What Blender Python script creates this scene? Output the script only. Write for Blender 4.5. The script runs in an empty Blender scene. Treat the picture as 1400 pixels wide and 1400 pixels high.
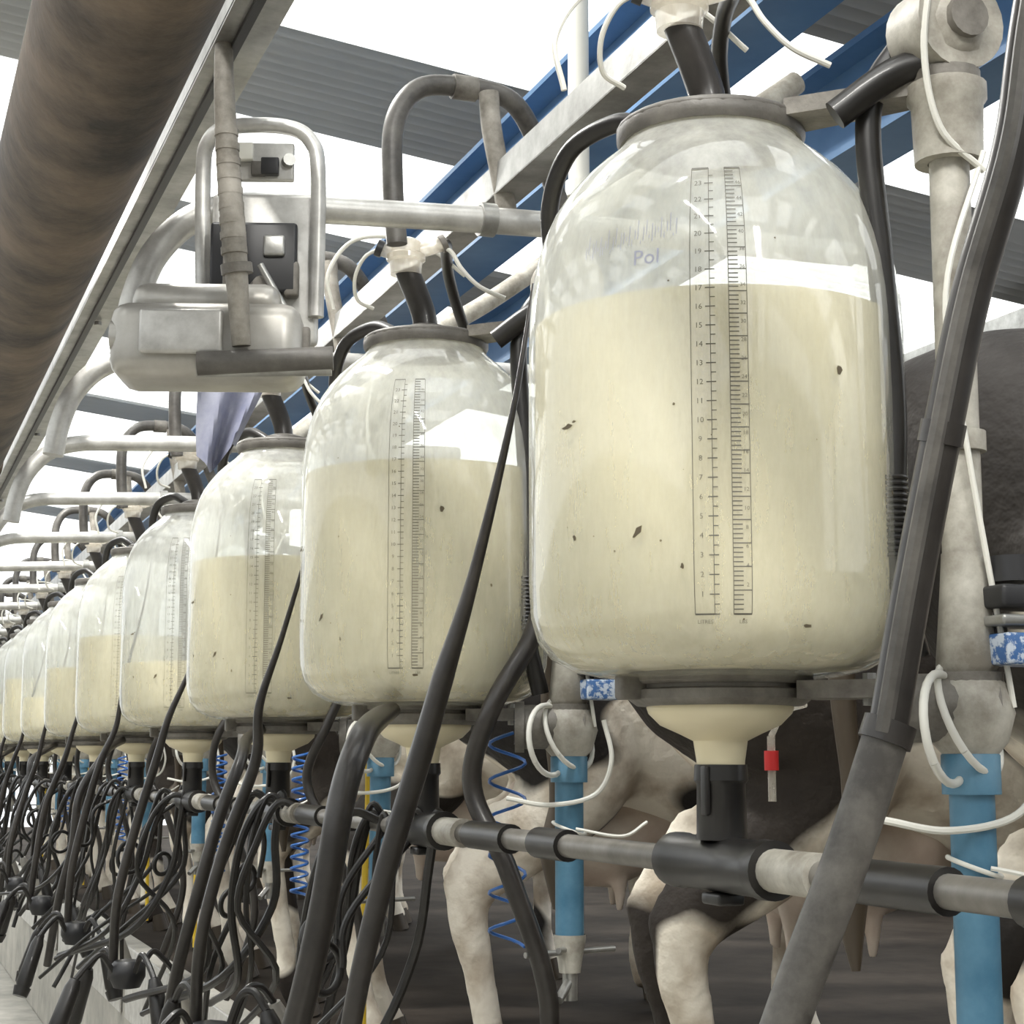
import bpy, bmesh, math, random
from mathutils import Vector, Matrix
random.seed(7)
CZ=1.6            # eye height above pit floor
SP=1.026          # stall spacing
JX,JY=.831,1.637  # first jar
PX,PY=1.0,1.444   # first post
NJ=15

sc=bpy.context.scene
try: sc.view_settings.view_transform='Standard'
except Exception: pass

# ---------------------------------------------------------------- materials
def mat(name,col,rough=.5,metal=0,noise=0,col2=None,nscale=8,bump=0,spec=.5,sss=0,stretch=(1,1,1),coat=0):
    m=bpy.data.materials.new(name); m.use_nodes=True
    nt=m.node_tree; b=nt.nodes['Principled BSDF']
    b.inputs['Base Color'].default_value=(*col,1); b.inputs['Roughness'].default_value=rough
    b.inputs['Metallic'].default_value=metal
    b.inputs['Specular IOR Level'].default_value=spec
    b.inputs['Coat Weight'].default_value=coat
    if col2 or bump:
        tc=nt.nodes.new('ShaderNodeTexCoord'); mp=nt.nodes.new('ShaderNodeMapping')
        mp.inputs['Scale'].default_value=stretch
        nt.links.new(tc.outputs['Object'],mp.inputs['Vector'])
        n=nt.nodes.new('ShaderNodeTexNoise'); n.inputs['Scale'].default_value=nscale
        n.inputs['Detail'].default_value=6; n.inputs['Roughness'].default_value=.65
        nt.links.new(mp.outputs[0],n.inputs['Vector'])
        if col2:
            r=nt.nodes.new('ShaderNodeValToRGB')
            r.color_ramp.elements[0].position=.5-noise; r.color_ramp.elements[1].position=.5+noise
            r.color_ramp.elements[0].color=(*col,1); r.color_ramp.elements[1].color=(*col2,1)
            nt.links.new(n.outputs['Fac'],r.inputs['Fac']); nt.links.new(r.outputs['Color'],b.inputs['Base Color'])
        if bump:
            bp=nt.nodes.new('ShaderNodeBump'); bp.inputs['Strength'].default_value=bump; bp.inputs['Distance'].default_value=.01
            nt.links.new(n.outputs['Fac'],bp.inputs['Height']); nt.links.new(bp.outputs[0],b.inputs['Normal'])
    return m

M={}
M['milk']=mat('milk',(.74,.655,.435),.35,col2=(.80,.725,.52),noise=.2,nscale=3)
M['black']=mat('black_rubber',(.008,.007,.007),.4,col2=(.020,.018,.016),noise=.2,nscale=25,coat=.1)
M['hose']=mat('grey_brown_hose',(.014,.012,.011),.36,col2=(.040,.035,.031),noise=.18,nscale=14,coat=.15)
M['hosegrey']=mat('weathered_hose',(.05,.045,.04),.5,col2=(.15,.14,.125),noise=.15,nscale=22)
M['archhose']=mat('grey_rubber_hose',(.05,.046,.042),.42,col2=(.13,.122,.11),noise=.15,nscale=18)
M['wrap']=mat('wrapped_hose_tape',(.16,.145,.12),.6,col2=(.36,.335,.295),noise=.15,nscale=22)
M['lid']=mat('lid_rubber',(.065,.06,.054),.5,col2=(.15,.14,.125),noise=.2,nscale=20,bump=.2)
M['clamp']=mat('dirty_clamp',(.085,.076,.064),.55,col2=(.22,.205,.18),noise=.17,nscale=22,bump=.2)
M['steel']=mat('galvanised',(.25,.245,.23),.36,.7,col2=(.50,.50,.48),noise=.2,nscale=14,bump=.1)
M['tube']=mat('galvanised_tube',(.38,.37,.35),.38,.45,col2=(.66,.655,.63),noise=.2,nscale=18,bump=.06)
M['line']=mat('dirty_line_pipe',(.10,.092,.08),.4,.4,col2=(.28,.265,.24),noise=.2,nscale=10)
M['stainless']=mat('dull_stainless',(.54,.53,.50),.36,.45,col2=(.34,.32,.285),noise=.2,nscale=9)
M['pvc']=mat('dirty_pvc',(.22,.20,.165),.5,col2=(.52,.50,.44),noise=.14,nscale=14,bump=.15)
M['bluepipe']=mat('blue_pvc',(.05,.15,.24),.4,col2=(.12,.265,.38),noise=.2,nscale=12)
M['bluebeam']=mat('blue_paint',(.04,.12,.26),.45,col2=(.11,.22,.39),noise=.25,nscale=4)
M['bluehose']=mat('blue_coil',(.03,.13,.42),.3)
M['yellow']=mat('yellow_tube',(.75,.52,.04),.35)
M['white']=mat('white_tube',(.72,.71,.65),.35)
M['red']=mat('red_band',(.45,.02,.02),.4)
M['label']=mat('label_blue',(.05,.13,.32),.4,col2=(.5,.56,.64),noise=.03,nscale=90)
M['dark']=mat('dark_plastic',(.02,.02,.022),.4)
M['brownpipe']=mat('rusty_pipe',(.022,.015,.010),.65,col2=(.165,.12,.082),noise=.16,nscale=5,bump=.6)
M['ink']=mat('ink',(.12,.115,.10),.6)
M['inkblue']=mat('ink_blue',(.42,.43,.53),.6)
M['dirt']=mat('dirt',(.10,.08,.05),.8)
M['concrete']=mat('concrete',(.28,.27,.24),.7,col2=(.50,.48,.43),noise=.2,nscale=4,bump=.4)
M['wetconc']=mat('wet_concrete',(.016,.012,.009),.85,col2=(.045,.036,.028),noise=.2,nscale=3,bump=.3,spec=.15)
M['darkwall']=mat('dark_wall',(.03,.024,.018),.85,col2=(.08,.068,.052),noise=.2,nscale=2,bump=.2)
M['greywall']=mat('painted_wall',(.30,.30,.29),.8,col2=(.42,.42,.40),noise=.2,nscale=2,bump=.2)
M['roofgrey']=mat('roof_sheet_grey',(.36,.37,.37),.5,col2=(.50,.505,.495),noise=.25,nscale=2,stretch=(.3,1,1))
M['cloth']=mat('blue_cloth',(.15,.16,.25),.75,col2=(.30,.31,.38),noise=.2,nscale=12)
M['hoof']=mat('hoof',(.06,.045,.03),.5)
M['pink']=mat('udder_skin',(.52,.41,.34),.6,col2=(.72,.65,.57),noise=.2,nscale=7,bump=.1)

def skymat():
    m=bpy.data.materials.new('skylight_fibreglass'); m.use_nodes=True; nt=m.node_tree; nt.nodes.clear()
    o=nt.nodes.new('ShaderNodeOutputMaterial'); tr=nt.nodes.new('ShaderNodeBsdfTranslucent'); tr.inputs[0].default_value=(.95,.96,.95,1)
    tp=nt.nodes.new('ShaderNodeBsdfTransparent'); tp.inputs[0].default_value=(1,1,1,1)
    mx=nt.nodes.new('ShaderNodeMixShader'); mx.inputs[0].default_value=.25
    nt.links.new(tr.outputs[0],mx.inputs[1]); nt.links.new(tp.outputs[0],mx.inputs[2]); nt.links.new(mx.outputs[0],o.inputs[0]); return m
M['skylight']=skymat()

def glassmat(name,film,filmcol=(.86,.87,.84),rough=.05):
    m=bpy.data.materials.new(name); m.use_nodes=True; nt=m.node_tree; nt.nodes.clear()
    N=nt.nodes.new; L=nt.links.new
    o=N('ShaderNodeOutputMaterial')
    tp=N('ShaderNodeBsdfTransparent'); tp.inputs[0].default_value=(.94,.955,.945,1)
    df=N('ShaderNodeBsdfDiffuse'); df.inputs[0].default_value=(*filmcol,1)
    tl=N('ShaderNodeBsdfTranslucent'); tl.inputs[0].default_value=(*filmcol,1)
    fm=N('ShaderNodeMixShader'); fm.inputs[0].default_value=.5
    L(df.outputs[0],fm.inputs[1]); L(tl.outputs[0],fm.inputs[2])
    tc=N('ShaderNodeTexCoord'); mp=N('ShaderNodeMapping'); mp.inputs['Scale'].default_value=(9,9,2)
    L(tc.outputs['Object'],mp.inputs[0])
    n=N('ShaderNodeTexNoise'); n.inputs['Scale'].default_value=3.5; n.inputs['Detail'].default_value=7; n.inputs['Roughness'].default_value=.65
    L(mp.outputs[0],n.inputs['Vector'])
    # film is heavier on the dome, where milk has splashed and dried, thinner on the lower wall
    sx=N('ShaderNodeSeparateXYZ'); L(tc.outputs['Object'],sx.inputs[0])
    hz=N('ShaderNodeMapRange'); hz.inputs['From Min'].default_value=.30; hz.inputs['From Max'].default_value=.55
    hz.inputs['To Min'].default_value=.30; hz.inputs['To Max'].default_value=film; L(sx.outputs['Z'],hz.inputs['Value'])
    mr=N('ShaderNodeMapRange'); mr.inputs['From Min'].default_value=.3; mr.inputs['From Max'].default_value=.7
    mr.inputs['To Min'].default_value=.75; mr.inputs['To Max'].default_value=1.25
    L(n.outputs['Fac'],mr.inputs['Value'])
    mm=N('ShaderNodeMath'); mm.operation='MULTIPLY'; L(mr.outputs[0],mm.inputs[0]); L(hz.outputs[0],mm.inputs[1])
    b=N('ShaderNodeMixShader'); L(mm.outputs[0],b.inputs[0]); L(tp.outputs[0],b.inputs[1]); L(fm.outputs[0],b.inputs[2])
    gl=N('ShaderNodeBsdfGlossy'); gl.inputs['Roughness'].default_value=rough; gl.inputs['Color'].default_value=(1,1,1,1)
    lw=N('ShaderNodeLayerWeight'); lw.inputs['Blend'].default_value=.5
    pw=N('ShaderNodeMath'); pw.operation='POWER'; pw.inputs[1].default_value=4
    L(lw.outputs['Facing'],pw.inputs[0])
    ma=N('ShaderNodeMath'); ma.operation='MULTIPLY_ADD'; ma.inputs[1].default_value=.5; ma.inputs[2].default_value=.045
    L(pw.outputs[0],ma.inputs[0])
    mx=N('ShaderNodeMixShader'); L(ma.outputs[0],mx.inputs[0]); L(b.outputs[0],mx.inputs[1]); L(gl.outputs[0],mx.inputs[2])
    L(mx.outputs[0],o.inputs[0]); return m
M['glass']=glassmat('milk_film_glass',.48)
M['clear']=glassmat('clear_plastic',.5,(.78,.72,.63))

def cowmat(name,base,patch,thr,seed):
    m=bpy.data.materials.new(name); m.use_nodes=True; nt=m.node_tree; b=nt.nodes['Principled BSDF']
    N=nt.nodes.new; L=nt.links.new
    tc=N('ShaderNodeTexCoord'); mp=N('ShaderNodeMapping'); mp.inputs['Location'].default_value=(seed,seed*1.7,0)
    L(tc.outputs['Object'],mp.inputs[0])
    n=N('ShaderNodeTexNoise'); n.inputs['Scale'].default_value=1.9; n.inputs['Detail'].default_value=2; n.inputs['Distortion'].default_value=.4
    L(mp.outputs[0],n.inputs['Vector'])
    sx=N('ShaderNodeSeparateXYZ'); L(tc.outputs['Object'],sx.inputs[0])
    mr=N('ShaderNodeMapRange'); mr.inputs['From Min'].default_value=.35; mr.inputs['From Max'].default_value=.85
    mr.inputs['To Min'].default_value=-.14; mr.inputs['To Max'].default_value=.03
    L(sx.outputs['Z'],mr.inputs['Value'])
    ad=N('ShaderNodeMath'); ad.operation='ADD'; L(n.outputs['Fac'],ad.inputs[0]); L(mr.outputs[0],ad.inputs[1])
    r=N('ShaderNodeValToRGB'); r.color_ramp.elements[0].position=thr-.012; r.color_ramp.elements[1].position=thr+.012
    r.color_ramp.elements[0].color=(*base,1); r.color_ramp.elements[1].color=(*patch,1)
    L(ad.outputs[0],r.inputs['Fac'])
    n2=N('ShaderNodeTexNoise'); n2.inputs['Scale'].default_value=9; n2.inputs['Detail'].default_value=8
    L(tc.outputs['Object'],n2.inputs['Vector'])
    r2=N('ShaderNodeValToRGB'); r2.color_ramp.elements[0].position=.36; r2.color_ramp.elements[0].color=(.38,.30,.22,1); r2.color_ramp.elements[1].position=.56; r2.color_ramp.elements[1].color=(1,1,1,1)
    L(n2.outputs['Fac'],r2.inputs['Fac'])
    mu=N('ShaderNodeMix'); mu.data_type='RGBA'; mu.blend_type='MULTIPLY'; mu.inputs[0].default_value=.7
    L(r.outputs['Color'],mu.inputs[6]); L(r2.outputs['Color'],mu.inputs[7]); L(mu.outputs[2],b.inputs['Base Color'])
    b.inputs['Roughness'].default_value=.75
    bp=N('ShaderNodeBump'); bp.inputs['Strength'].default_value=.35; bp.inputs['Distance'].default_value=.01
    n3=N('ShaderNodeTexNoise'); n3.inputs['Scale'].default_value=60; L(tc.outputs['Object'],n3.inputs['Vector'])
    L(n3.outputs['Fac'],bp.inputs['Height']); L(bp.outputs[0],b.inputs['Normal'])
    return m
cowmats=[cowmat('cow_hide_a',(.84,.78,.67),(.020,.016,.013),.50,1.3),
         cowmat('cow_hide_b',(.82,.76,.65),(.026,.019,.014),.48,4.1),
         cowmat('cow_hide_c',(.84,.78,.68),(.016,.013,.012),.48,8.9)]

# ---------------------------------------------------------------- mesh builder
def smooth_path(pts,n=8):
    P=[Vector(p) for p in pts]
    if len(P)<3: return P
    out=[]
    E=[P[0]*2-P[1]]+P+[P[-1]*2-P[-2]]
    for i in range(1,len(E)-2):
        a,b,c,d=E[i-1],E[i],E[i+1],E[i+2]
        for k in range(n):
            t=k/n
            out.append(.5*((2*b)+(c-a)*t+(2*a-5*b+4*c-d)*t*t+(3*b-a-3*c+d)*t**3))
    out.append(P[-1]); return out

class MB:
    def __init__(s): s.v=[];s.f=[];s.m=[];s.mats=[]
    def mi(s,m):
        if m not in s.mats: s.mats.append(m)
        return s.mats.index(m)
    def add(s,vs,fs,m):
        o=len(s.v); k=s.mi(m); s.v+= [tuple(v) for v in vs]
        for f in fs: s.f.append(tuple(i+o for i in f)); s.m.append(k)
    def tube(s,pts,r,m,seg=12,n=8,smooth=True,cap=True):
        P=smooth_path(pts,n) if smooth else [Vector(p) for p in pts]
        K=len(P)
        if isinstance(r,(list,tuple)):
            R=[]
            for i in range(K):
                t=i/(K-1)*(len(r)-1); a=int(min(t,len(r)-2)); R.append(r[a]*(1-(t-a))+r[a+1]*(t-a))
        else: R=[r]*K
        T=[(P[min(i+1,K-1)]-P[max(i-1,0)]).normalized() for i in range(K)]
        up=Vector((0,0,1)) if abs(T[0].z)<.9 else Vector((1,0,0))
        a=T[0].cross(up).normalized(); vs=[];fs=[]
        for i in range(K):
            a=(a-T[i]*a.dot(T[i])).normalized(); b=T[i].cross(a)
            for k in range(seg):
                w=2*math.pi*k/seg; vs.append(P[i]+(a*math.cos(w)+b*math.sin(w))*R[i])
        for i in range(K-1):
            for k in range(seg):
                k2=(k+1)%seg; fs.append((i*seg+k,i*seg+k2,(i+1)*seg+k2,(i+1)*seg+k))
        if cap:
            fs.append(tuple(range(seg-1,-1,-1))); fs.append(tuple((K-1)*seg+k for k in range(seg)))
        s.add(vs,fs,m)
    def cyl(s,a,b,r,m,seg=20): s.tube([a,b],r,m,seg,smooth=False)
    def lathe(s,prof,c,m,seg=48,axis='z'):
        vs=[];fs=[]
        for (z,r) in prof:
            for k in range(seg):
                w=2*math.pi*k/seg; x,y=r*math.cos(w),r*math.sin(w)
                if axis=='z': vs.append((c[0]+x,c[1]+y,c[2]+z))
                elif axis=='y': vs.append((c[0]+x,c[1]+z,c[2]+y))
                else: vs.append((c[0]+z,c[1]+x,c[2]+y))
        for i in range(len(prof)-1):
            for k in range(seg):
                k2=(k+1)%seg; fs.append((i*seg+k,i*seg+k2,(i+1)*seg+k2,(i+1)*seg+k))
        s.add(vs,fs,m)
    def box(s,c,size,m,bev=0,rot=None):
        bm=bmesh.new(); bmesh.ops.create_cube(bm,size=1)
        for v in bm.verts: v.co=Vector((v.co.x*size[0],v.co.y*size[1],v.co.z*size[2]))
        if bev: bmesh.ops.bevel(bm,geom=bm.edges[:],offset=bev,segments=3,profile=.5,affect='EDGES')
        if rot:
            for v in bm.verts: v.co=rot@v.co
        for v in bm.verts: v.co+=Vector(c)
        bm.verts.index_update()
        s.add([v.co.copy() for v in bm.verts],[[v.index for v in f.verts] for f in bm.faces],m); bm.free()
    def torus(s,c,R,r,m,axis=Vector((0,0,1)),seg=28,seg2=10,arc=1):
        ax=Vector(axis).normalized(); a=ax.orthogonal().normalized(); b=ax.cross(a); c=Vector(c)
        pts=[c+(a*math.cos(t)+b*math.sin(t))*R for t in [2*math.pi*arc*i/seg for i in range(seg+1)]]
        s.tube(pts,r,m,seg2,smooth=False)
    def mesh(s,name,flat=False):
        me=bpy.data.meshes.new(name); me.from_pydata(s.v,[],s.f)
        for m in s.mats: me.materials.append(m)
        for p,k in zip(me.polygons,s.m): p.material_index=k
        bm=bmesh.new(); bm.from_mesh(me); bmesh.ops.recalc_face_normals(bm,faces=bm.faces[:]); bm.to_mesh(me); bm.free()
        if not flat:
            me.polygons.foreach_set('use_smooth',[True]*len(me.polygons))
            try: me.set_sharp_from_angle(angle=math.radians(40))
            except Exception: pass
        me.update(); return me

def obj(name,me,loc=(0,0,0),parent=None,rotz=0):
    o=bpy.data.objects.new(name,me); sc.collection.objects.link(o); o.location=loc; o.rotation_euler=(0,0,rotz)
    if parent: o.parent=parent
    return o
def empty(name,loc,rotz=0):
    o=bpy.data.objects.new(name,None); o.empty_display_size=.1; sc.collection.objects.link(o); o.location=loc; o.rotation_euler=(0,0,rotz); return o

# ---------------------------------------------------------------- JARS (local: origin = jar axis at eye level)
Z0=.082; DZ=-.030
PROF=[(0,.088),(.004,.125),(.010,.152),(.022,.174),(.04,.188),(.065,.195),(.10,.197),(.2,.197),(.3,.197),(.36,.197),(.39,.1955),(.42,.192),(.445,.187),(.47,.179),(.49,.170),(.51,.157),(.528,.142),(.545,.124),(.56,.106),(.572,.095),(.582,.092)]
def prof_r(z):
    for (a,ra),(b,rb) in zip(PROF,PROF[1:]):
        if a<=z<=b: return ra+(rb-ra)*(z-a)/(b-a)
    return PROF[-1][1]
g=MB(); g.lathe([(z+Z0,r) for z,r in PROF],(0,0,0),M['glass'],64); glass_me=g.mesh('jar_glass')

F=Vector((-.453,-.892,0)); R_=Vector((.892,-.453,0))
def on(ang,z,off=.0012):
    a=math.radians(ang); r=prof_r(z-Z0)+off
    return (F*math.cos(a)+R_*math.sin(a))*r+Vector((0,0,z))
sca=MB()
def strip(a0,a1,z0,z1,m,nz=1):
    for i in range(nz):
        za=z0+(z1-z0)*i/nz; zb=z0+(z1-z0)*(i+1)/nz
        sca.add([on(a0,za),on(a1,za),on(a1,zb),on(a0,zb)],[(0,1,2,3)],m)
zt,zb=.575,.135
for a in (-6.3,-.9,4.3,9.3): strip(a-.10,a+.10,zb,zt,M['ink'],24)
for z in (zb,zt): strip(-6.3,-.9,z-.0008,z+.0008,M['ink']); strip(4.3,9.3,z-.0008,z+.0008,M['ink'])
N1=48
for i in range(N1):
    z=zb+(zt-zb)*i/N1
    if i%2: strip(-.9,.5,z-.0005,z+.0005,M['ink'])
    else: strip(-2.2,.5,z-.0006,z+.0006,M['ink'])
N2=100
for i in range(N2):
    z=zb+(zt-zb)*i/N2
    strip(4.3,7.0 if i%5 else 9.3,z-.0006,z+.0006,M['ink'])
def text_mesh(body,size):
    cu=bpy.data.curves.new('t','FONT'); cu.body=body; cu.size=size; cu.align_x='CENTER'; cu.align_y='CENTER'; cu.resolution_u=2
    o=bpy.data.objects.new('t',cu); sc.collection.objects.link(o); bpy.context.view_layer.update()
    me=bpy.data.meshes.new_from_object(o.evaluated_get(bpy.context.evaluated_depsgraph_get()))
    vs=[v.co.copy() for v in me.vertices]; fs=[tuple(p.vertices) for p in me.polygons]
    bpy.data.objects.remove(o); bpy.data.curves.remove(cu); bpy.data.meshes.remove(me); return vs,fs
def put_text(body,size,ang,z,m):
    vs,fs=text_mesh(body,size)
    rr=prof_r(z-Z0)
    sca.add([on(ang+math.degrees(v.x/rr),z+v.y) for v in vs],fs,m)
for i in range(1,24):
    put_text(str(i),.0075,-4.1,zb+(zt-zb)*i/24,M['ink'])
    put_text(str(i*2),.0055,8.2,zb+(zt-zb)*(i+.5)/24.5,M['ink'])
put_text('LITRES',.005,-3.6,.128,M['ink']); put_text('LBS',.005,7,.128,M['ink'])
scale_me=sca.mesh('jar_scale',True)
sca=MB()
for k in range(34):
    a0=-40+k*.9; zz=.492+.004*math.sin(k*1.7)+k*.0004
    strip(a0,a0+.22,zz,zz+.012+.009*math.sin(k*2.3),M['inkblue'])
put_text('Pol',.022,-19,.482,M['inkblue'])
def spot(ang,z,r,el=1,tilt=0):
    vs=[];n=9
    for i in range(n):
        w=2*math.pi*i/n; q=r*random.uniform(.6,1.2); x=q*math.cos(w)*el; y=q*math.sin(w)
        x,y=x*math.cos(tilt)-y*math.sin(tilt),x*math.sin(tilt)+y*math.cos(tilt)
        vs.append(on(ang+math.degrees(x/.197),z+y,.0016))
    sca.add(vs,[tuple(range(n))],M['dirt'])
scr_me=sca.mesh('jar_marker_writing',True)
sca=MB()
for a,z,r,e,t in [(-22,.215,.0035,2.6,.9),(-44,.215,.0035,.8,0),(-47,.326,.003,3,.1),(-44,.33,.0016,2,.1),(37,.372,.005,.8,0),(-9.5,.18,.003,.6,0),(26,.125,.002,2.5,0),(60,.26,.003,.6,0)]:
    spot(a,z,r,e,t)
for i in range(12): spot(random.uniform(-50,55),random.uniform(.12,.5),random.uniform(.0006,.0014))
dirt_me=sca.mesh('jar_dirt_spots',True)

h=MB()
h.lathe([(.690,.08),(.688,.088),(.686,.098),(.692,.1015),(.702,.1015),(.707,.098),(.710,.085),(.710,.05),(.722,.045),(.728,.03),(.728,.0)],(0,0,DZ),M['lid'],48)
h.torus((0,0,.703+DZ),.0965,.0055,M['lid'])
h.tube([(0,0,.69),(-.004,.002,.72),(-.016,0,.75),(-.028,-.002,.775),(-.034,-.002,.79)],.020,M['hose'],16)
lid_me=h.mesh('lid')
h=MB()
h.lathe([(0,.017),(.0,.025),(.02,.027),(.024,.032),(.032,.032),(.036,.026),(.055,.024),(.06,.015),(.06,0)],(-.036,-.002,.782),M['clear'],20)
h.cyl((-.036,-.002,.815),(.022,-.02,.835),.012,M['clear'],14); h.cyl((-.036,-.002,.81),(-.078,.01,.825),.011,M['clear'],14)
h.cyl((.018,-.019,.833),(.026,-.021,.837),.015,M['clamp'],14); h.cyl((-.072,.0085,.823),(-.082,.011,.827),.014,M['dark'],14)
con_me=h.mesh('clear_connector')
h=MB()
h.tube([(.012,-.018,.833),(.032,-.03,.82),(.047,-.04,.79),(.075,-.05,.76),(.115,-.06,.742)],.0036,M['white'],8)
h.tube([(-.078,.01,.825),(-.1,.02,.81),(-.11,.04,.78),(-.1,.06,.75),(-.07,.07,.74)],.0032,M['white'],8)
h.tube([(-.13,.1,.74),(-.14,.1,.80),(-.10,.1,.86),(-.03,.1,.875),(.04,.1,.86),(.1,.1,.82)],.0035,M['white'],8)
wt_me=h.mesh('air_tubes')
h=MB()
h.tube([(.02,-.02,.835),(.04,.02,.845),(.06,.08,.845),(.09,.15,.82),(.14,.22,.76),(.2,.26,.68)],.010,M['black'],12)
h.tube([(.0,.07,.682),(-.03,.11,.715),(-.05,.15,.728),(-.08,.21,.71),(-.085,.26,.65),(-.06,.29,.56)],.011,M['black'],12)
uh_me=h.mesh('outlet_hose')
h=MB()
h.lathe([(.088,.07),(.092,.092),(.088,.096),(.080,.096),(.077,.092),(.077,.088),(.073,.088),(.071,.094),(.062,.094),(.056,.086),(.054,.06)],(0,0,0),M['clamp'],48)
h.box((-.1,-.0,.074),(.03,.02,.026),M['clamp'],.004)
h.box((.0,.1,.074),(.02,.03,.026),M['clamp'],.004)
col_me=h.mesh('bottom_collar')
h=MB()
h.lathe([(.06,.074),(.054,.076),(.048,.074),(.036,.062),(.027,.042),(.020,.028),(.0,.025),(-.02,.024),(-.02,.0)],(0,0,0),M['milk'],36)
bowl_me=h.mesh('outlet_bowl')
h=MB()
h.lathe([(-.004,.022),(-.004,.027),(-.02,.028),(-.024,.025),(-.08,.026)],(0,0,0),M['black'],24)
h.lathe([(-.11,.017),(-.11,.029),(-.09,.0295),(-.085,.028),(.085,.028),(.09,.0295),(.11,.029),(.11,.017)],(0,0,-.105),M['black'],24,'y')
h.box((0,0,-.139),(.03,.04,.012),M['black'],.003)
h.box((-.024,-.012,-.03),(.006,.012,.05),M['black'],.002)
t_me=h.mesh('rubber_tee')
h=MB()
px,py=PX-JX,PY-JY
for z in (.675,.070):
    d=Vector((px,py,0)).normalized(); s0=d*.094; e=Vector((px,py,0))
    nrm=Vector((-d.y,d.x,0)); pts=[]
    for (q,w) in ((0,.03),(1,.018)):
        c=s0.lerp(e,q)
        for sg in (-1,1):
            for dz in (-.009,.009): pts.append(c+nrm*w*sg+Vector((0,0,z+dz)))
    h.add(pts,[(0,1,3,2),(4,6,7,5),(0,2,6,4),(1,5,7,3),(0,4,5,1),(2,3,7,6)],M['clamp'])
    h.lathe([(-.012,.027),(-.014,.034),(.014,.034),(.012,.027)],(px,py,z),M['clamp'],20)
    c=s0.lerp(e,.4)+Vector((0,0,z)); h.cyl(c+Vector((0,0,-.016)),c+Vector((0,0,.016)),.007,M['steel'],8)
arm_me=h.mesh('support_arms')

levels=[.605,.60,.545,.28,.50,.42,.30,.5,.35,.55,.4,.3,.5,.4,.45]
for n in range(NJ):
    e=empty('milk_recorder_jar',(JX,JY+SP*n,CZ))
    obj('glass',glass_me,parent=e); obj('scale_marks',scale_me,parent=e)
    if n==0: obj('marker_writing',scr_me,parent=e); obj('dirt_spots',dirt_me,parent=e)
    elif n<4: obj('dirt_spots',dirt_me,parent=e,rotz=.25*n-.6)
    top=levels[n]*.612
    pr=[(0.006,0)]+[(z+.006 if z<.01 else z+.002,r-.007) for z,r in PROF if z<top]+[(top,prof_r(top)-.007),(top+.001,prof_r(top)-.012),(top+.001,0)]
    k=MB(); k.lathe([(z+Z0,r) for z,r in pr],(0,0,0),M['milk'],56)
    obj('milk',k.mesh('milk'),parent=e)
    for nm,me in (('lid',lid_me),('clear_connector',con_me),('air_tubes',wt_me),('outlet_hose',uh_me),('bottom_collar',col_me),('outlet_bowl',bowl_me),('rubber_tee',t_me),('support_arms',arm_me)):
        obj(nm,me,parent=e)

# ---------------------------------------------------------------- POSTS
h=MB()
h.cyl((0,0,.05),(0,0,.62),.020,M['pvc'])
h.lathe([(.595,.021),(.595,.034),(.655,.036),(.66,.040),(.675,.040),(.68,.03),(.70,.028)],(0,0,0),M['pvc'],24)
h.lathe([(-.045,.0),(-.04,.022),(-.028,.036),(0,.043),(.028,.036),(.04,.022),(.045,0)],(0,0,.735),M['pvc'],24)
h.cyl((0,-.03,.735),(0,.03,.735),.05,M['pvc'],24); h.cyl((0,-.045,.735),(0,.045,.735),.022,M['clamp'],16)
h.tube([(0,0,.76),(.03,.01,.83),(.1,.03,.9),(.25,.05,1.0),(.45,.06,1.15)],.02,M['pvc'],14)
h.lathe([(.30,.021),(.30,.026),(.32,.026),(.32,.021)],(0,0,0),M['pvc'],20)
h.lathe([(.08,.024),(.09,.03),(.16,.024),(.2,.021)],(0,0,0),M['pvc'],20)
up_me=h.mesh('upper_pipe')
h=MB()
h.lathe([(-.045,0),(-.042,.024),(-.028,.036),(0,.044),(.028,.036),(.042,.024),(.045,0)],(0,0,.045),M['pvc'],24)
h.cyl((-.07,.02,.05),(.02,-.01,.05),.033,M['clamp']); h.cyl((-.078,.023,.05),(-.065,.018,.05),.038,M['clamp'])
h.cyl((-.0795,.0235,.05),(-.07,.02,.05),.026,M['dark'])
h.lathe([(-.032,.0215),(-.032,.028),(.005,.028),(.01,.024)],(0,0,0),M['bluepipe'],24)
elb_me=h.mesh('elbow')
h=MB(); h.cyl((0,0,-.265),(0,0,-.02),.0215,M['bluepipe'],24); blue_me=h.mesh('blue_pipe')
h=MB()
h.cyl((-.08,-.025,-.28),(.08,.02,-.28),.0045,M['steel'],10); h.cyl((-.03,-.03,-.275),(.03,.03,-.275),.0045,M['steel'],10)
h.lathe([(-.31,.01),(-.31,.016),(-.295,.018),(-.262,.024),(-.255,.024)],(0,0,0),M['pvc'],18)
h.lathe([(-.35,.0),(-.35,.011),(-.31,.011)],(0,0,0),M['steel'],14)
h.cyl((0,0,-.32),(-.03,-.03,-.345),.007,M['steel'],10)
cl_me=h.mesh('tap_clamp')
h=MB()
h.torus((-.04,-.02,.03),.052,.0042,M['white'],(.55,-.8,.1))
h.torus((.0,.0,.04),.056,.0038,M['white'],(.5,-.75,.35))
h.tube([(.04,-.04,.06),(.05,-.045,0),(.03,-.03,-.05),(-.04,-.02,-.065),(-.1,0,-.055)],.0038,M['white'],8)
h.tube([(.02,-.03,.6),(-.03,-.03,.45),(-.012,-.03,.3),(.02,-.028,.12),(.03,-.03,.05)],.003,M['white'],8)
h.tube([(-.03,-.03,.8),(-.045,-.03,.7),(-.03,-.03,.62),(.02,-.03,.58)],.0035,M['white'],8)
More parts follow.
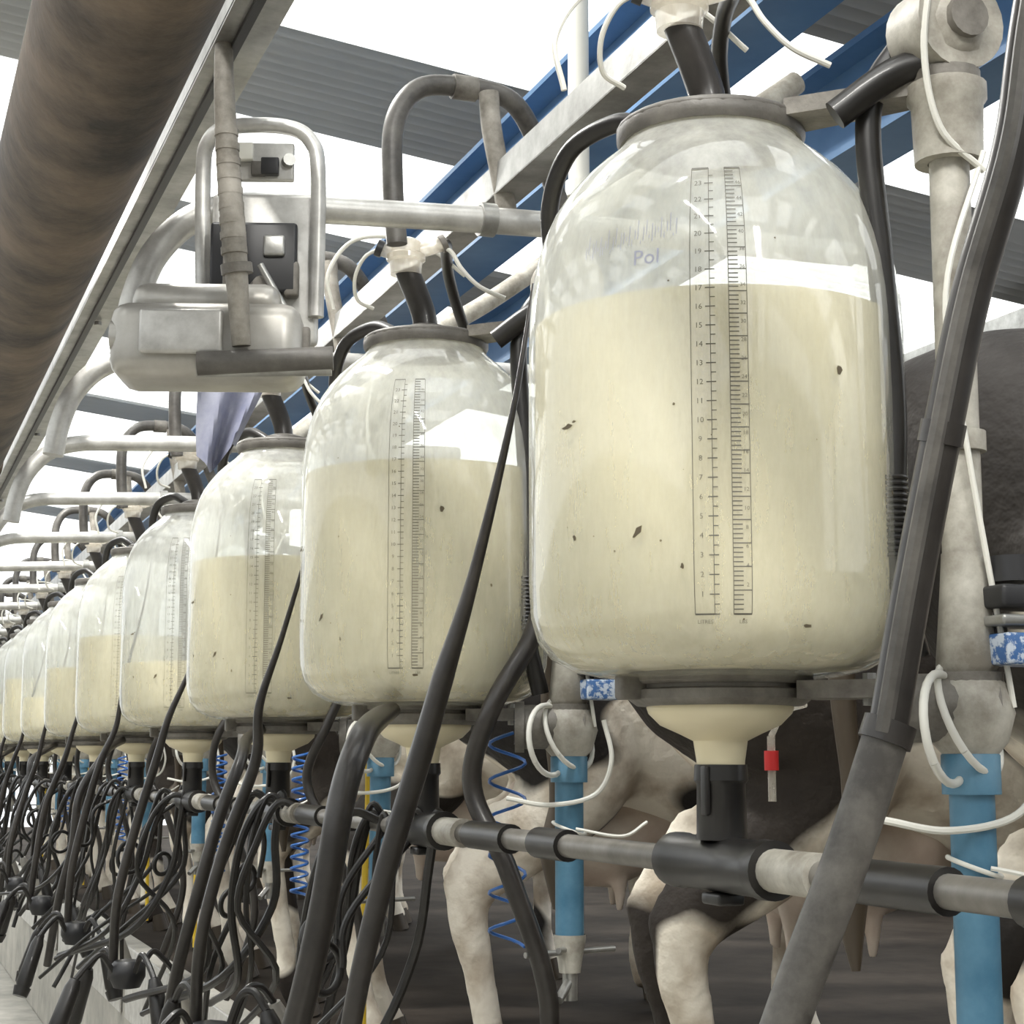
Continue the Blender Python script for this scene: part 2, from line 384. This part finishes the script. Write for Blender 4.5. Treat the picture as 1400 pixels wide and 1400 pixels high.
h.torus((0,0,-.1),.026,.0025,M['white'],(.3,-.2,1)); h.tube([(-.0,-.026,-.1),(.06,-.06,-.11),(.1,-.06,-.09)],.0025,M['white'],6)
wl_me=h.mesh('white_loops')
h=MB()
h.box((.035,-.03,.155),(.06,.05,.022),M['dark'],.004); h.box((.035,-.03,.105),(.055,.052,.03),M['label'],.003); h.box((.035,-.03,.132),(.065,.055,.01),M['steel'],.003)
h.cyl((.035,-.03,.17),(.035,-.03,.195),.022,M['dark']); h.box((.015,-.01,.12),(.04,.02,.03),M['clamp'],.003)
pul_me=h.mesh('pulsator')
h=MB()
h.tube([(-.02,.04,.74),(-.06,.05,.66),(-.055,.045,.5),(-.045,.045,.35),(-.05,.045,.2),(-.03,.04,.1)],.0135,M['black'],12)
for i in range(14): h.torus((-.05,.045,.2+i*.006),.0145,.0022,M['black'],(0,0,1),14,6)
h.tube([(-.01,.0,.70),(-.05,.02,.69),(-.10,.05,.65)],.016,M['black'],12)
bh_me=h.mesh('vacuum_hose')
def coil(rad,pitch,z0,z1):
    pts=[];n=int((z1-z0)/pitch*12)
    for i in range(n):
        w=i/12*2*math.pi; pts.append((rad*math.cos(w),rad*math.sin(w),z0+(z1-z0)*i/n))
    return pts
for n in range(NJ):
    e=empty('vacuum_riser_post',(PX,PY+SP*n,CZ))
    for nm,me in (('upper_pipe',up_me),('elbow',elb_me),('blue_pipe',blue_me),('tap_clamp',cl_me),('white_loops',wl_me),('pulsator',pul_me),('vacuum_hose',bh_me)):
        obj(nm,me,parent=e)
h=MB(); h.tube(coil(.030,.06,-.30,.05),.0028,M['bluehose'],6,smooth=False); cA=h.mesh('blue_coiled_hose')
h=MB(); h.tube(coil(.020,.026,-.32,.02),.0035,M['bluehose'],6,smooth=False); cB=h.mesh('blue_coiled_hose')
for n in (1,3,4,6,8): obj('blue_coiled_hose',cA if n==1 else cB,(PX,PY+SP*n+.27-(.0 if n==1 else .6),CZ))
h=MB(); h.tube([(0,0,.05),(.005,.01,-.1),(-.004,0,-.3),(0,.01,-.6)],.007,M['yellow'],8); y_me=h.mesh('yellow_tube')
for n in (2,4,5,7,9): obj('yellow_air_tube',y_me,(PX+.05,PY+SP*n+.28,CZ))

# ---------------------------------------------------------------- long pipes parallel to the row
Y0,Y1=-1.0,18
def longobj(name,build,flat=False):
    h=MB(); build(h); return obj(name,h.mesh(name,flat),(0,0,CZ))
def b(h):
    h.cyl((.831,Y0,-.105),(.831,Y1,-.105),.0145,M['line'])
    for n in range(-1,NJ):
        y=JY+SP*n
        h.cyl((.831,y-.20,-.105),(.831,y-.10,-.105),.021,M['pvc'])
        h.cyl((.831,y-.40,-.105),(.831,y-.24,-.105),.020,M['black'])
        h.cyl((.831,y+.42,-.105),(.831,y+.52,-.105),.020,M['black'])
longobj('milk_pipeline',b)
def b(h):
    h.cyl((.245,Y0,.866),(.245,Y1,.866),.1,M['brownpipe'],40)
    for y in range(0,18,3):
        h.lathe([(-.03,.1),(-.03,.108),(.03,.108),(.03,.1)],(.245,y+5.3,.866),M['brownpipe'],40,'y')
longobj('large_overhead_pipe',b)
def b(h):
    yc,L=(Y0+Y1)/2,Y1-Y0
    h.box((.400,yc,.985),(.006,L,.07),M['steel']); h.box((.432,yc,.950),(.07,L,.006),M['steel']); h.box((.464,yc,.960),(.006,L,.024),M['steel'])
    h.box((.425,yc,.944),(.012,L,.008),M['dark'])
    for k in range(12): h.cyl((.44,1+k*1.4,.944),(.44,1+k*1.4,.936),.008,M['steel'],8)
longobj('galvanised_channel_rail',b,True)
def b(h):
    yc,L=(Y0+Y1)/2,Y1-Y0
    h.box((.930,yc,.895),(.050,L,.005),M['steel']); h.box((.907,yc,.918),(.005,L,.048),M['steel']); h.box((.953,yc,.903),(.005,L,.018),M['steel'])
longobj('jar_support_rail',b,True)
def ibeam(h,x,z,H,W,m):
    yc,L=(Y0+Y1)/2+1,Y1-Y0
    h.box((x,yc,z),(.012,L,H),m); h.box((x,yc,z+H/2),(W,L,.014),m); h.box((x,yc,z-H/2),(W,L,.014),m)
def b(h): ibeam(h,1.56,1.52,.26,.14,M['bluebeam'])
longobj('blue_steel_beam',b,True)
def b(h): ibeam(h,1.80,1.28,.20,.12,M['bluebeam'])
longobj('blue_steel_beam',b,True)

h=MB()
h.tube([(1.5,0,.83),(1.1,0,.825),(.9,0,.82),(.6,0,.806),(.48,0,.797),(.41,0,.77),(.36,0,.715),(.335,0,.65),(.325,0,.59)],.0205,M['tube'],18)
h.lathe([(-.012,.021),(-.012,.026),(.012,.026),(.012,.021)],(.86,0,.819),M['steel'],18,'x')
bar_me=h.mesh('curved_stall_bar')
for n in range(NJ+1): obj('curved_stall_bar',bar_me,(0,2.45+SP*n,CZ))
h=MB()
h.tube([(.75,0,.80),(.742,0,.90),(.745,0,1.0),(.785,0,1.06),(.86,.0,1.072),(.94,0,1.06),(1.0,.03,1.0),(1.05,.05,.9),(1.1,.06,.82)],.0165,M['archhose'],14)
h.tube([(.895,-.02,1.06),(.90,-.02,1.0),(.92,-.02,.90),(.93,-.02,.84)],.0165,M['wrap'],14)
h.lathe([(-.02,.016),(-.02,.02),(.02,.02),(.02,.016)],(.86,0,1.071),M['clamp'],16,'x')
ah=h.mesh('arched_hose')
for n in range(NJ): obj('arched_vacuum_hose',ah,(0,2.56+SP*n,CZ))
h=MB(); h.cyl((0,0,.2),(0,0,1.6),.02,M['white']); h.cyl((0,0,.5),(0,0,.53),.026,M['white']); obj('white_downpipe',h.mesh('dp'),(1.22,2.95,CZ+.55))

# control unit
e=empty('milk_meter_unit',(.43,2.33,CZ+.56))
rz=Matrix.Rotation(math.radians(-18),3,'Z')
h=MB()
h.box((-.01,0,-.005),(.255,.13,.105),M['stainless'],.026,rz)
h.box((-.01,.01,.055),(.20,.10,.05),M['stainless'],.022,rz)
h.box((-.06,-.062,.0),(.11,.012,.06),M['tube'],.005,rz)
h.box((.09,-.055,-.005),(.05,.015,.05),M['clamp'],.004,rz)
h.cyl((-.115,-.0,-.0),(-.135,.01,-.0),.03,M['stainless'],20)
obj('housing',h.mesh('housing'),parent=e)
h=MB(); h.cyl((-.04,-.075,-.045),(.13,-.125,-.035),.016,M['lid']); h.cyl((-.04,-.07,-.05),(.13,-.118,-.045),.012,M['steel']); obj('lower_bar',h.mesh('lower_bar'),parent=e)
h=MB(); h.box((.07,.03,.12),(.15,.02,.22),M['tube'],.009,rz); h.box((.05,.012,.13),(.12,.02,.10),M['dark'],.005,rz)
h.box((.015,-.002,.125),(.02,.02,.11),M['clamp'],.004,rz); h.box((.075,-.004,.145),(.03,.02,.03),M['steel'],.004,rz); h.box((.10,-.004,.10),(.02,.02,.05),M['clamp'],.004,rz)
h.cyl((.055,-.02,.085),(.055,.0,.085),.013,M['clamp'],14); h.cyl((.05,-.03,.11),(.095,-.04,.03),.005,M['steel'],10)
h.box((.055,.03,.275),(.105,.012,.055),M['tube'],.003,rz); h.box((.035,.02,.285),(.025,.012,.025),M['white'],.002,rz); h.box((.07,.012,.265),(.025,.012,.025),M['dark'],.002,rz); h.box((.055,.018,.262),(.02,.012,.02),M['lid'],.002,rz); h.cyl((.095,.0,.275),(.095,.02,.275),.009,M['steel'],12)
obj('mounting_plate',h.mesh('mounting_plate'),parent=e)
h=MB()
h.tube([(-.01,.06,.06),(-.015,.06,.25),(-.01,.05,.305),(.02,.035,.325),(.09,.01,.325),(.125,-.0,.305),(.135,-.005,.25),(.135,-.005,.05)],.011,M['tube'],12)
obj('frame_hoop',h.mesh('hoop'),parent=e)
h=MB(); h.tube([(-.02,-.10,.42),(-.018,-.10,.33),(-.01,-.10,.22),(.0,-.10,.12),(.015,-.09,-.02)],[.011,.0135,.0155,.0165,.0125],M['wrap'],14)
for i in range(9):
    t=.1+i*.02; h.cyl((.001-.0001*i-.085*(t-.1),-.10,t),(.001-.085*(t-.1)-.001,-.10,t+.010),.0175-.0002*i,M['wrap'],14)
h.cyl((.006,-.097,.075),(.004,-.098,.088),.021,M['clamp'],14)
obj('wrapped_hose',h.mesh('wrapped_hose'),parent=e)

h=MB(); vs=[];fs=[]
for i in range(17):
    for j in range(13):
        u,v=i/16,j/12
        vs.append((-.06+.15*u*(1-.45*v),.022*math.sin(u*11+v*3)*(.4+v),-.19*v-.03*math.sin(u*5)*v))
for i in range(16):
    for j in range(12): fs.append((i*13+j,(i+1)*13+j,(i+1)*13+j+1,i*13+j+1))
h.add(vs,fs,M['cloth']); obj('blue_cleaning_cloth',h.mesh('cloth'),(.66,3.445,CZ+.79))

# ---------------------------------------------------------------- hoses
def hose(name,pts,r,m,dy=0,seg=12):
    h=MB(); h.tube(pts,r,m,seg); return obj(name,h.mesh(name),(0,dy,CZ))
base=[(.775,.93,.75),(.757,.985,.53),(.746,1.0,.43),(.728,1.03,.33),(.713,1.05,.231),(.700,1.075,.12),(.686,1.09,.02),(.655,1.10,-.07),(.613,1.115,-.18),(.56,1.12,-.32),(.54,1.15,-.5)]
h=MB(); h.tube(base[:7],.0145,M['hose'],16); h.tube(base[6:],.0168,M['hosegrey'],16)
for p,q in ((base[6],base[7]),(base[4],base[5])):
    a=Vector(p); d=(Vector(q)-a).normalized(); h.cyl(a-d*.008,a+d*.008,.0195 if p is base[6] else .0165,M['hose'],16)
h.tube([(p[0]+.010,p[1]+.012,p[2]) for p in base[:7]],.008,M['black'],8)
h.tube([(p[0]-.010,p[1]-.010,p[2]) for p in base[:7]],.0065,M['archhose'],8)
obj('long_milk_hose',h.mesh('long_milk_hose'),(0,0,CZ))
base2=[(.775,1.0,.60),(.746,1.0,.43),(.713,1.05,.231),(.680,1.075,.10),(.655,1.09,.0),(.615,1.11,-.15),(.58,1.12,-.32),(.57,1.15,-.5)]
for n in range(1,12):
    h=MB(); h.tube([(x+random.uniform(-.012,.012)*(n>1),y,z) for x,y,z in base2],[.0025,.004,.008,.014,.015,.014,.013,.013] if n==1 else [.002,.003,.005,.008,.010,.011,.011,.011],M['hose'],14)
    obj('long_milk_hose',h.mesh('long_milk_hose'),(0,SP*n,CZ))
for n in range(0,12):
    j=lambda s=.015: random.uniform(-s,s)*(n>0)
    hose('claw_hose',[(.95,2.46,.22),(.93,2.46,.17),(.87+j(),2.46,.07),(.857+j(),2.5,-.04),(.90,2.45,-.17),(.96+j(),2.45,-.38),(.9,2.5,-.6)],.015 if n==0 else .010,M['hose'],SP*n)
    if n==0: hose('claw_hose',[(.75,2.56,.075),(.70,2.46,.06),(.645,2.35,.03),(.605,2.30,-.05),(.58,2.30,-.2),(.55,2.33,-.36),(.5,2.4,-.55)],[.012,.017,.019,.019,.019,.019,.019],M['hose'],0)
    elif n%2: hose('claw_hose',[(.78,2.60,.065),(.72,2.46,.04),(.67+j(),2.34,.0),(.63+j(),2.30,-.1),(.60,2.30,-.25),(.57,2.33,-.40),(.55,2.4,-.6)],.012,M['hose'],SP*n)
def cluster(n):
    y=JY+SP*n+.5; e=empty('milking_cluster',(.60,y,CZ-.48))
    h=MB(); h.lathe([(-.04,.0),(-.035,.03),(-.01,.042),(.01,.042),(.025,.03),(.03,0)],(0,0,0),M['dark'],20); obj('claw',h.mesh('claw'),parent=e)
    for k in range(4):
        a=k*math.pi/2+.6+random.uniform(-.3,.3); d=Vector((math.cos(a),math.sin(a),0))
        p=d*.035; q=d*.10+Vector((0,0,.05+random.uniform(-.04,.04))); tdir=Vector((d.x*.4,d.y*.4,-1)).normalized(); r=q+d*.03+Vector((0,0,-.03))
        h=MB(); h.tube([p,(p+q)/2+Vector((0,0,.03)),q,r],.007,M['black'],8); h.tube([r,r+tdir*.02,r+tdir*.13,r+tdir*.15],[.012,.018,.022,.014],M['black'] if k else M['stainless'],14,smooth=False)
        h.tube([r+tdir*.14,r+tdir*.165],[.024,.02],M['black'],14,smooth=False)
        obj('teat_cup',h.mesh('teat_cup'),parent=e)
for n in range(1,12): cluster(n)
for n in range(1,12):
    y=JY+SP*n; rr=random.uniform
    h=MB()
    for k in range(7):
        s=rr(-.25,.35); ex=rr(.50,.80); dz=rr(.5,.75); sx=.831+rr(-.01,.01)
        ax=rr(-.10,-.01)
        h.tube([(sx,y+s,-.10),(sx+ax*.6,y+s+.01,-.085+rr(-.01,.02)),(sx+ax*1.1,y+s+.03,-.16),(sx+ax*1.4+rr(-.02,.02),y+s+.08,-.30),((sx+ex)/2+rr(-.06,.02),y+s+.15,-.45),(ex,y+.45,-dz)],rr(.005,.009),M['black'],8,6)
    for k in range(2):
        c=(rr(.68,.82),y+rr(.0,.4),-.27+rr(-.08,.05)); h.torus(c,rr(.028,.042),.006,M['black'],(rr(.3,.6),-.8,rr(-.2,.2)))
        h.tube([(.831,c[1],-.11),(c[0]+.04,c[1],c[2]+.08),(c[0]+.03,c[1],c[2])],.006,M['black'],8)
    obj('rubber_hose_bundle',h.mesh('hb'),(0,0,CZ))
h=MB(); h.cyl((0,0,-.012),(0,0,.012),.009,M['red']); h.cyl((0,0,-.05),(0,0,.03),.005,M['clear']); h.tube([(0,0,.03),(.02,0,.06),(.05,0,.07)],.004,M['clear'],8); obj('red_sample_valve',h.mesh('rv'),(1.06,1.95,CZ-.0))

# ---------------------------------------------------------------- COWS
def loft(secs,seg=20):
    vs=[];fs=[]
    for (x,y,z,w,hh) in secs:
        for k in range(seg):
            a=2*math.pi*k/seg; vs.append((x,y+w*math.cos(a),z+hh*math.sin(a)))
    for i in range(len(secs)-1):
        for k in range(seg):
            k2=(k+1)%seg; fs.append((i*seg+k,i*seg+k2,(i+1)*seg+k2,(i+1)*seg+k))
    fs.append(tuple(range(seg-1,-1,-1))); fs.append(tuple((len(secs)-1)*seg+k for k in range(seg)))
    return vs,fs
def remesh(mb,name,vox,sm,material):
    me=mb.mesh(name); o=bpy.data.objects.new(name,me); sc.collection.objects.link(o)
    r=o.modifiers.new('r','REMESH'); r.mode='VOXEL'; r.voxel_size=vox
    s=o.modifiers.new('s','SMOOTH'); s.iterations=sm; s.factor=.5
    bpy.context.view_layer.update()
    nm=bpy.data.meshes.new_from_object(o.evaluated_get(bpy.context.evaluated_depsgraph_get()))
    bpy.data.objects.remove(o); nm.materials.clear(); nm.materials.append(material)
    nm.polygons.foreach_set('use_smooth',[True]*len(nm.polygons)); return nm
dm=M['milk']
c=MB()
c.add(*loft([(-.90,0,1.20,.05,.07),(-.86,0,1.17,.14,.16),(-.76,0,1.12,.23,.25),(-.6,0,1.07,.27,.31),(-.4,0,1.03,.28,.34),(-.1,0,.98,.33,.37),(.2,0,.97,.34,.38),(.45,0,1.0,.29,.37),(.65,0,1.04,.23,.33),(.8,0,1.08,.17,.26),(.9,0,1.12,.10,.18)]),dm)
for s in (-1,1):
    c.tube([(-.62,s*.14,1.12),(-.55,s*.17,.95),(-.49,s*.18,.80),(-.60,s*.175,.66),(-.73,s*.17,.53),(-.71,s*.17,.36),(-.68,s*.17,.20),(-.67,s*.17,.13),(-.63,s*.17,.05)],[.19,.19,.13,.085,.052,.035,.033,.046,.050],dm,16)
    c.tube([(-.775,s*.17,.57),(-.735,s*.17,.49)],[.024,.042],dm,12,smooth=False)
    c.tube([(-.66,s*.17,.72),(-.775,s*.17,.57)],[.03,.016],dm,10,smooth=False)
    c.tube([(.62,s*.15,1.1),(.58,s*.18,.9),(.50,s*.18,.74),(.52,s*.165,.58),(.53,s*.16,.42),(.52,s*.16,.28),(.52,s*.16,.14),(.55,s*.16,.05)],[.15,.14,.095,.07,.055,.036,.042,.050],dm,16)
    c.add(*[ [(x,s*y,z) for x,y,z in v] if i==0 else v for i,v in enumerate(loft([(1.20,.12,1.42,.01,.01),(1.19,.16,1.42,.03,.045),(1.19,.22,1.41,.04,.05),(1.19,.28,1.39,.02,.02)]))],dm)
    c.tube([(-.42,s*.10,1.36),(-.5,s*.22,1.28),(-.6,s*.24,1.2)],[.06,.07,.05],dm,10)
c.tube([(.6,0,1.12),(.85,0,1.2),(1.05,0,1.29),(1.22,0,1.38)],[.27,.21,.16,.12],dm,18)
c.tube([(1.17,0,1.42),(1.27,0,1.35),(1.40,0,1.22),(1.52,0,1.10),(1.60,0,1.03),(1.63,0,1.0)],[.11,.125,.105,.082,.085,.06],dm,16)
body_mes=[remesh(c,'cow_body',.016,3,cm) for cm in cowmats]
u=MB()
u.add(*loft([(-.64,0,.73,.03,.03),(-.60,0,.70,.11,.10),(-.52,0,.66,.14,.125),(-.40,0,.65,.145,.12),(-.28,0,.67,.11,.09),(-.2,0,.70,.04,.04)]),dm)
for sx in (-.53,-.39):
    for s in (-1,1): u.tube([(sx,s*.07,.57),(sx,s*.075,.52),(sx,s*.075,.485)],[.024,.014,.010],dm,10)
ud_me=remesh(u,'udder',.009,3,M['pink'])
tl=MB(); tl.tube([(-.87,0,1.28),(-.93,0,1.18),(-.94,.01,.95),(-.93,.02,.8),(-.93,.02,.72)],[.035,.025,.018,.013,.012],M['hoof'],10); tl.tube([(-.93,.02,.74),(-.935,.02,.66),(-.93,.02,.56)],[.012,.026,.006],M['hoof'],10)
tail_me=tl.mesh('tail')
hf=MB()
for s in (-1,1):
    for x,yy in ((-.62,.17),(.55,.16)):
        for d in (-.024,.024):
            hf.tube([(x,s*yy+d,.075),(x+.02,s*yy+d,.0)],[.030,.038],M['hoof'],10,smooth=False)
    hf.lathe([(-.004,.0),(-.003,.018),(.006,.018),(.012,.01)],(1.36,s*.102,1.31),M['dark'],10)
    hf.lathe([(-.004,.0),(0,.018),(.004,.0)],(1.65,s*.035,1.02),M['dark'],10,'x')
hoof_me=hf.mesh('hooves_eyes')
PLAT=-.80
ang=math.radians(-20)
for n in range(-1,12):
    e=empty('dairy_cow',(2.055+random.uniform(-.04,.04),2.644+SP*n,CZ+PLAT-.02),ang+random.uniform(-.05,.05))
    obj('body',body_mes[(n+1)%3],parent=e); obj('udder',ud_me,parent=e); obj('tail',tail_me,parent=e); obj('hooves_and_eyes',hoof_me,parent=e)

# ---------------------------------------------------------------- ROOM
h=MB(); h.box((0,9,-.05),(2.3,28,.1),M['concrete']); obj('floor',h.mesh('floor',True))
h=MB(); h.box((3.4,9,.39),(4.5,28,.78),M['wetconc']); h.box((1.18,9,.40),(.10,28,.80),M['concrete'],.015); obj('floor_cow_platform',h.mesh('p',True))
h=MB(); h.box((-3.4,9,.39),(4.5,28,.78),M['concrete']); h.box((-1.20,9,.42),(.14,28,.84),M['concrete'],.015); obj('floor_opposite_platform',h.mesh('p2',True))
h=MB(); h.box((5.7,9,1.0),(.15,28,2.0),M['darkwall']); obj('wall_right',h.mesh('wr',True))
h=MB(); h.box((-5.7,9,1.5),(.15,28,3.0),M['greywall']); obj('wall_left',h.mesh('wl',True))
h=MB(); h.box((0,-4.9,1.7),(11.4,.15,3.4),M['greywall']); obj('wall_back',h.mesh('wb',True))
h=MB()
for k in range(9): h.box((1.122,5.9+k*1.35,.66),(.010,1.2,.30),M['tube'],.004)
obj('kerb_splash_panel',h.mesh('sp',True))
h=MB()
for y in (-3,3,9,15,21):
    for x in (5.5,): h.box((x,y,1.9),(.15,.2,3.8),M['bluebeam'])
obj('roof_column',h.mesh('col',True))
def roofz(x): return 2.4-.12*(x-1.63)
edges=[-4.9,-2.9,-2.0,-.9,0,1.1,2.0,3.0,3.9,4.6,5.52,6.4,7.5,8.2,9.6,10.2,11.8,12.4,14.2,14.8,17,17.6,22]
h=MB()
for bi in range(len(edges)-1):
    a,bb=edges[bi],edges[bi+1]; sky=(bi%2==1)
    m=M['skylight'] if sky else M['roofgrey']
    nn=max(2,int((bb-a)/.0127)); vs=[];fs=[]
    for i in range(nn+1):
        yy=a+(bb-a)*i/nn; dz=.018*math.cos(yy/.076*2*math.pi)+(.004 if sky else 0)
        for x in (-6.5,6.5): vs.append((x,yy,roofz(x)+dz))
    for i in range(nn): fs.append((2*i,2*i+1,2*i+3,2*i+2))
    h.add(vs,fs,m)
obj('ceiling',h.mesh('ceiling'),(0,0,CZ))
h=MB()
for x in (-4.5,-2.5,-.5,3.0,4.8):
    h.box((x,9,roofz(x)-.10),(.06,28,.16),M['steel'])
obj('roof_purlins',h.mesh('purl',True),(0,0,CZ))

# ---------------------------------------------------------------- lights
for k,(x,y) in enumerate([(-.2,.1),(.2,3.4),(.2,6.8),(.9,-1.2)]):
    e=empty('fluorescent_lamp',(x,y,CZ+2.05))
    h=MB(); h.box((0,0,.03),(.12,1.3,.05),M['white'],.01); obj('fixture',h.mesh('fix'),parent=e)
    ld=bpy.data.lights.new('tube_light','AREA'); ld.shape='RECTANGLE'; ld.size=.14; ld.size_y=1.25; ld.energy=68; ld.color=(1,.98,.93)
    lo=bpy.data.objects.new('tube_light',ld); sc.collection.objects.link(lo); lo.parent=e; lo.location=(0,0,-.01)
sd=bpy.data.lights.new('sun','SUN'); sd.energy=9; sd.angle=.1; sd.color=(1,.99,.96)
so=bpy.data.objects.new('sun',sd); sc.collection.objects.link(so); so.rotation_euler=(math.radians(12),math.radians(-20),0)
w=bpy.data.worlds.new('overcast_sky'); sc.world=w; w.use_nodes=True
w.node_tree.nodes['Background'].inputs[0].default_value=(.95,.98,1,1); w.node_tree.nodes['Background'].inputs[1].default_value=1.6

# ---------------------------------------------------------------- camera
cd=bpy.data.cameras.new('cam'); cd.sensor_width=36; cd.lens=36*2400/1400; cd.clip_start=.02
co=bpy.data.objects.new('camera',cd); sc.collection.objects.link(co); co.location=(0,0,CZ)
co.rotation_euler=(math.radians(90+8.06),0,math.radians(-20.2)); sc.camera=co
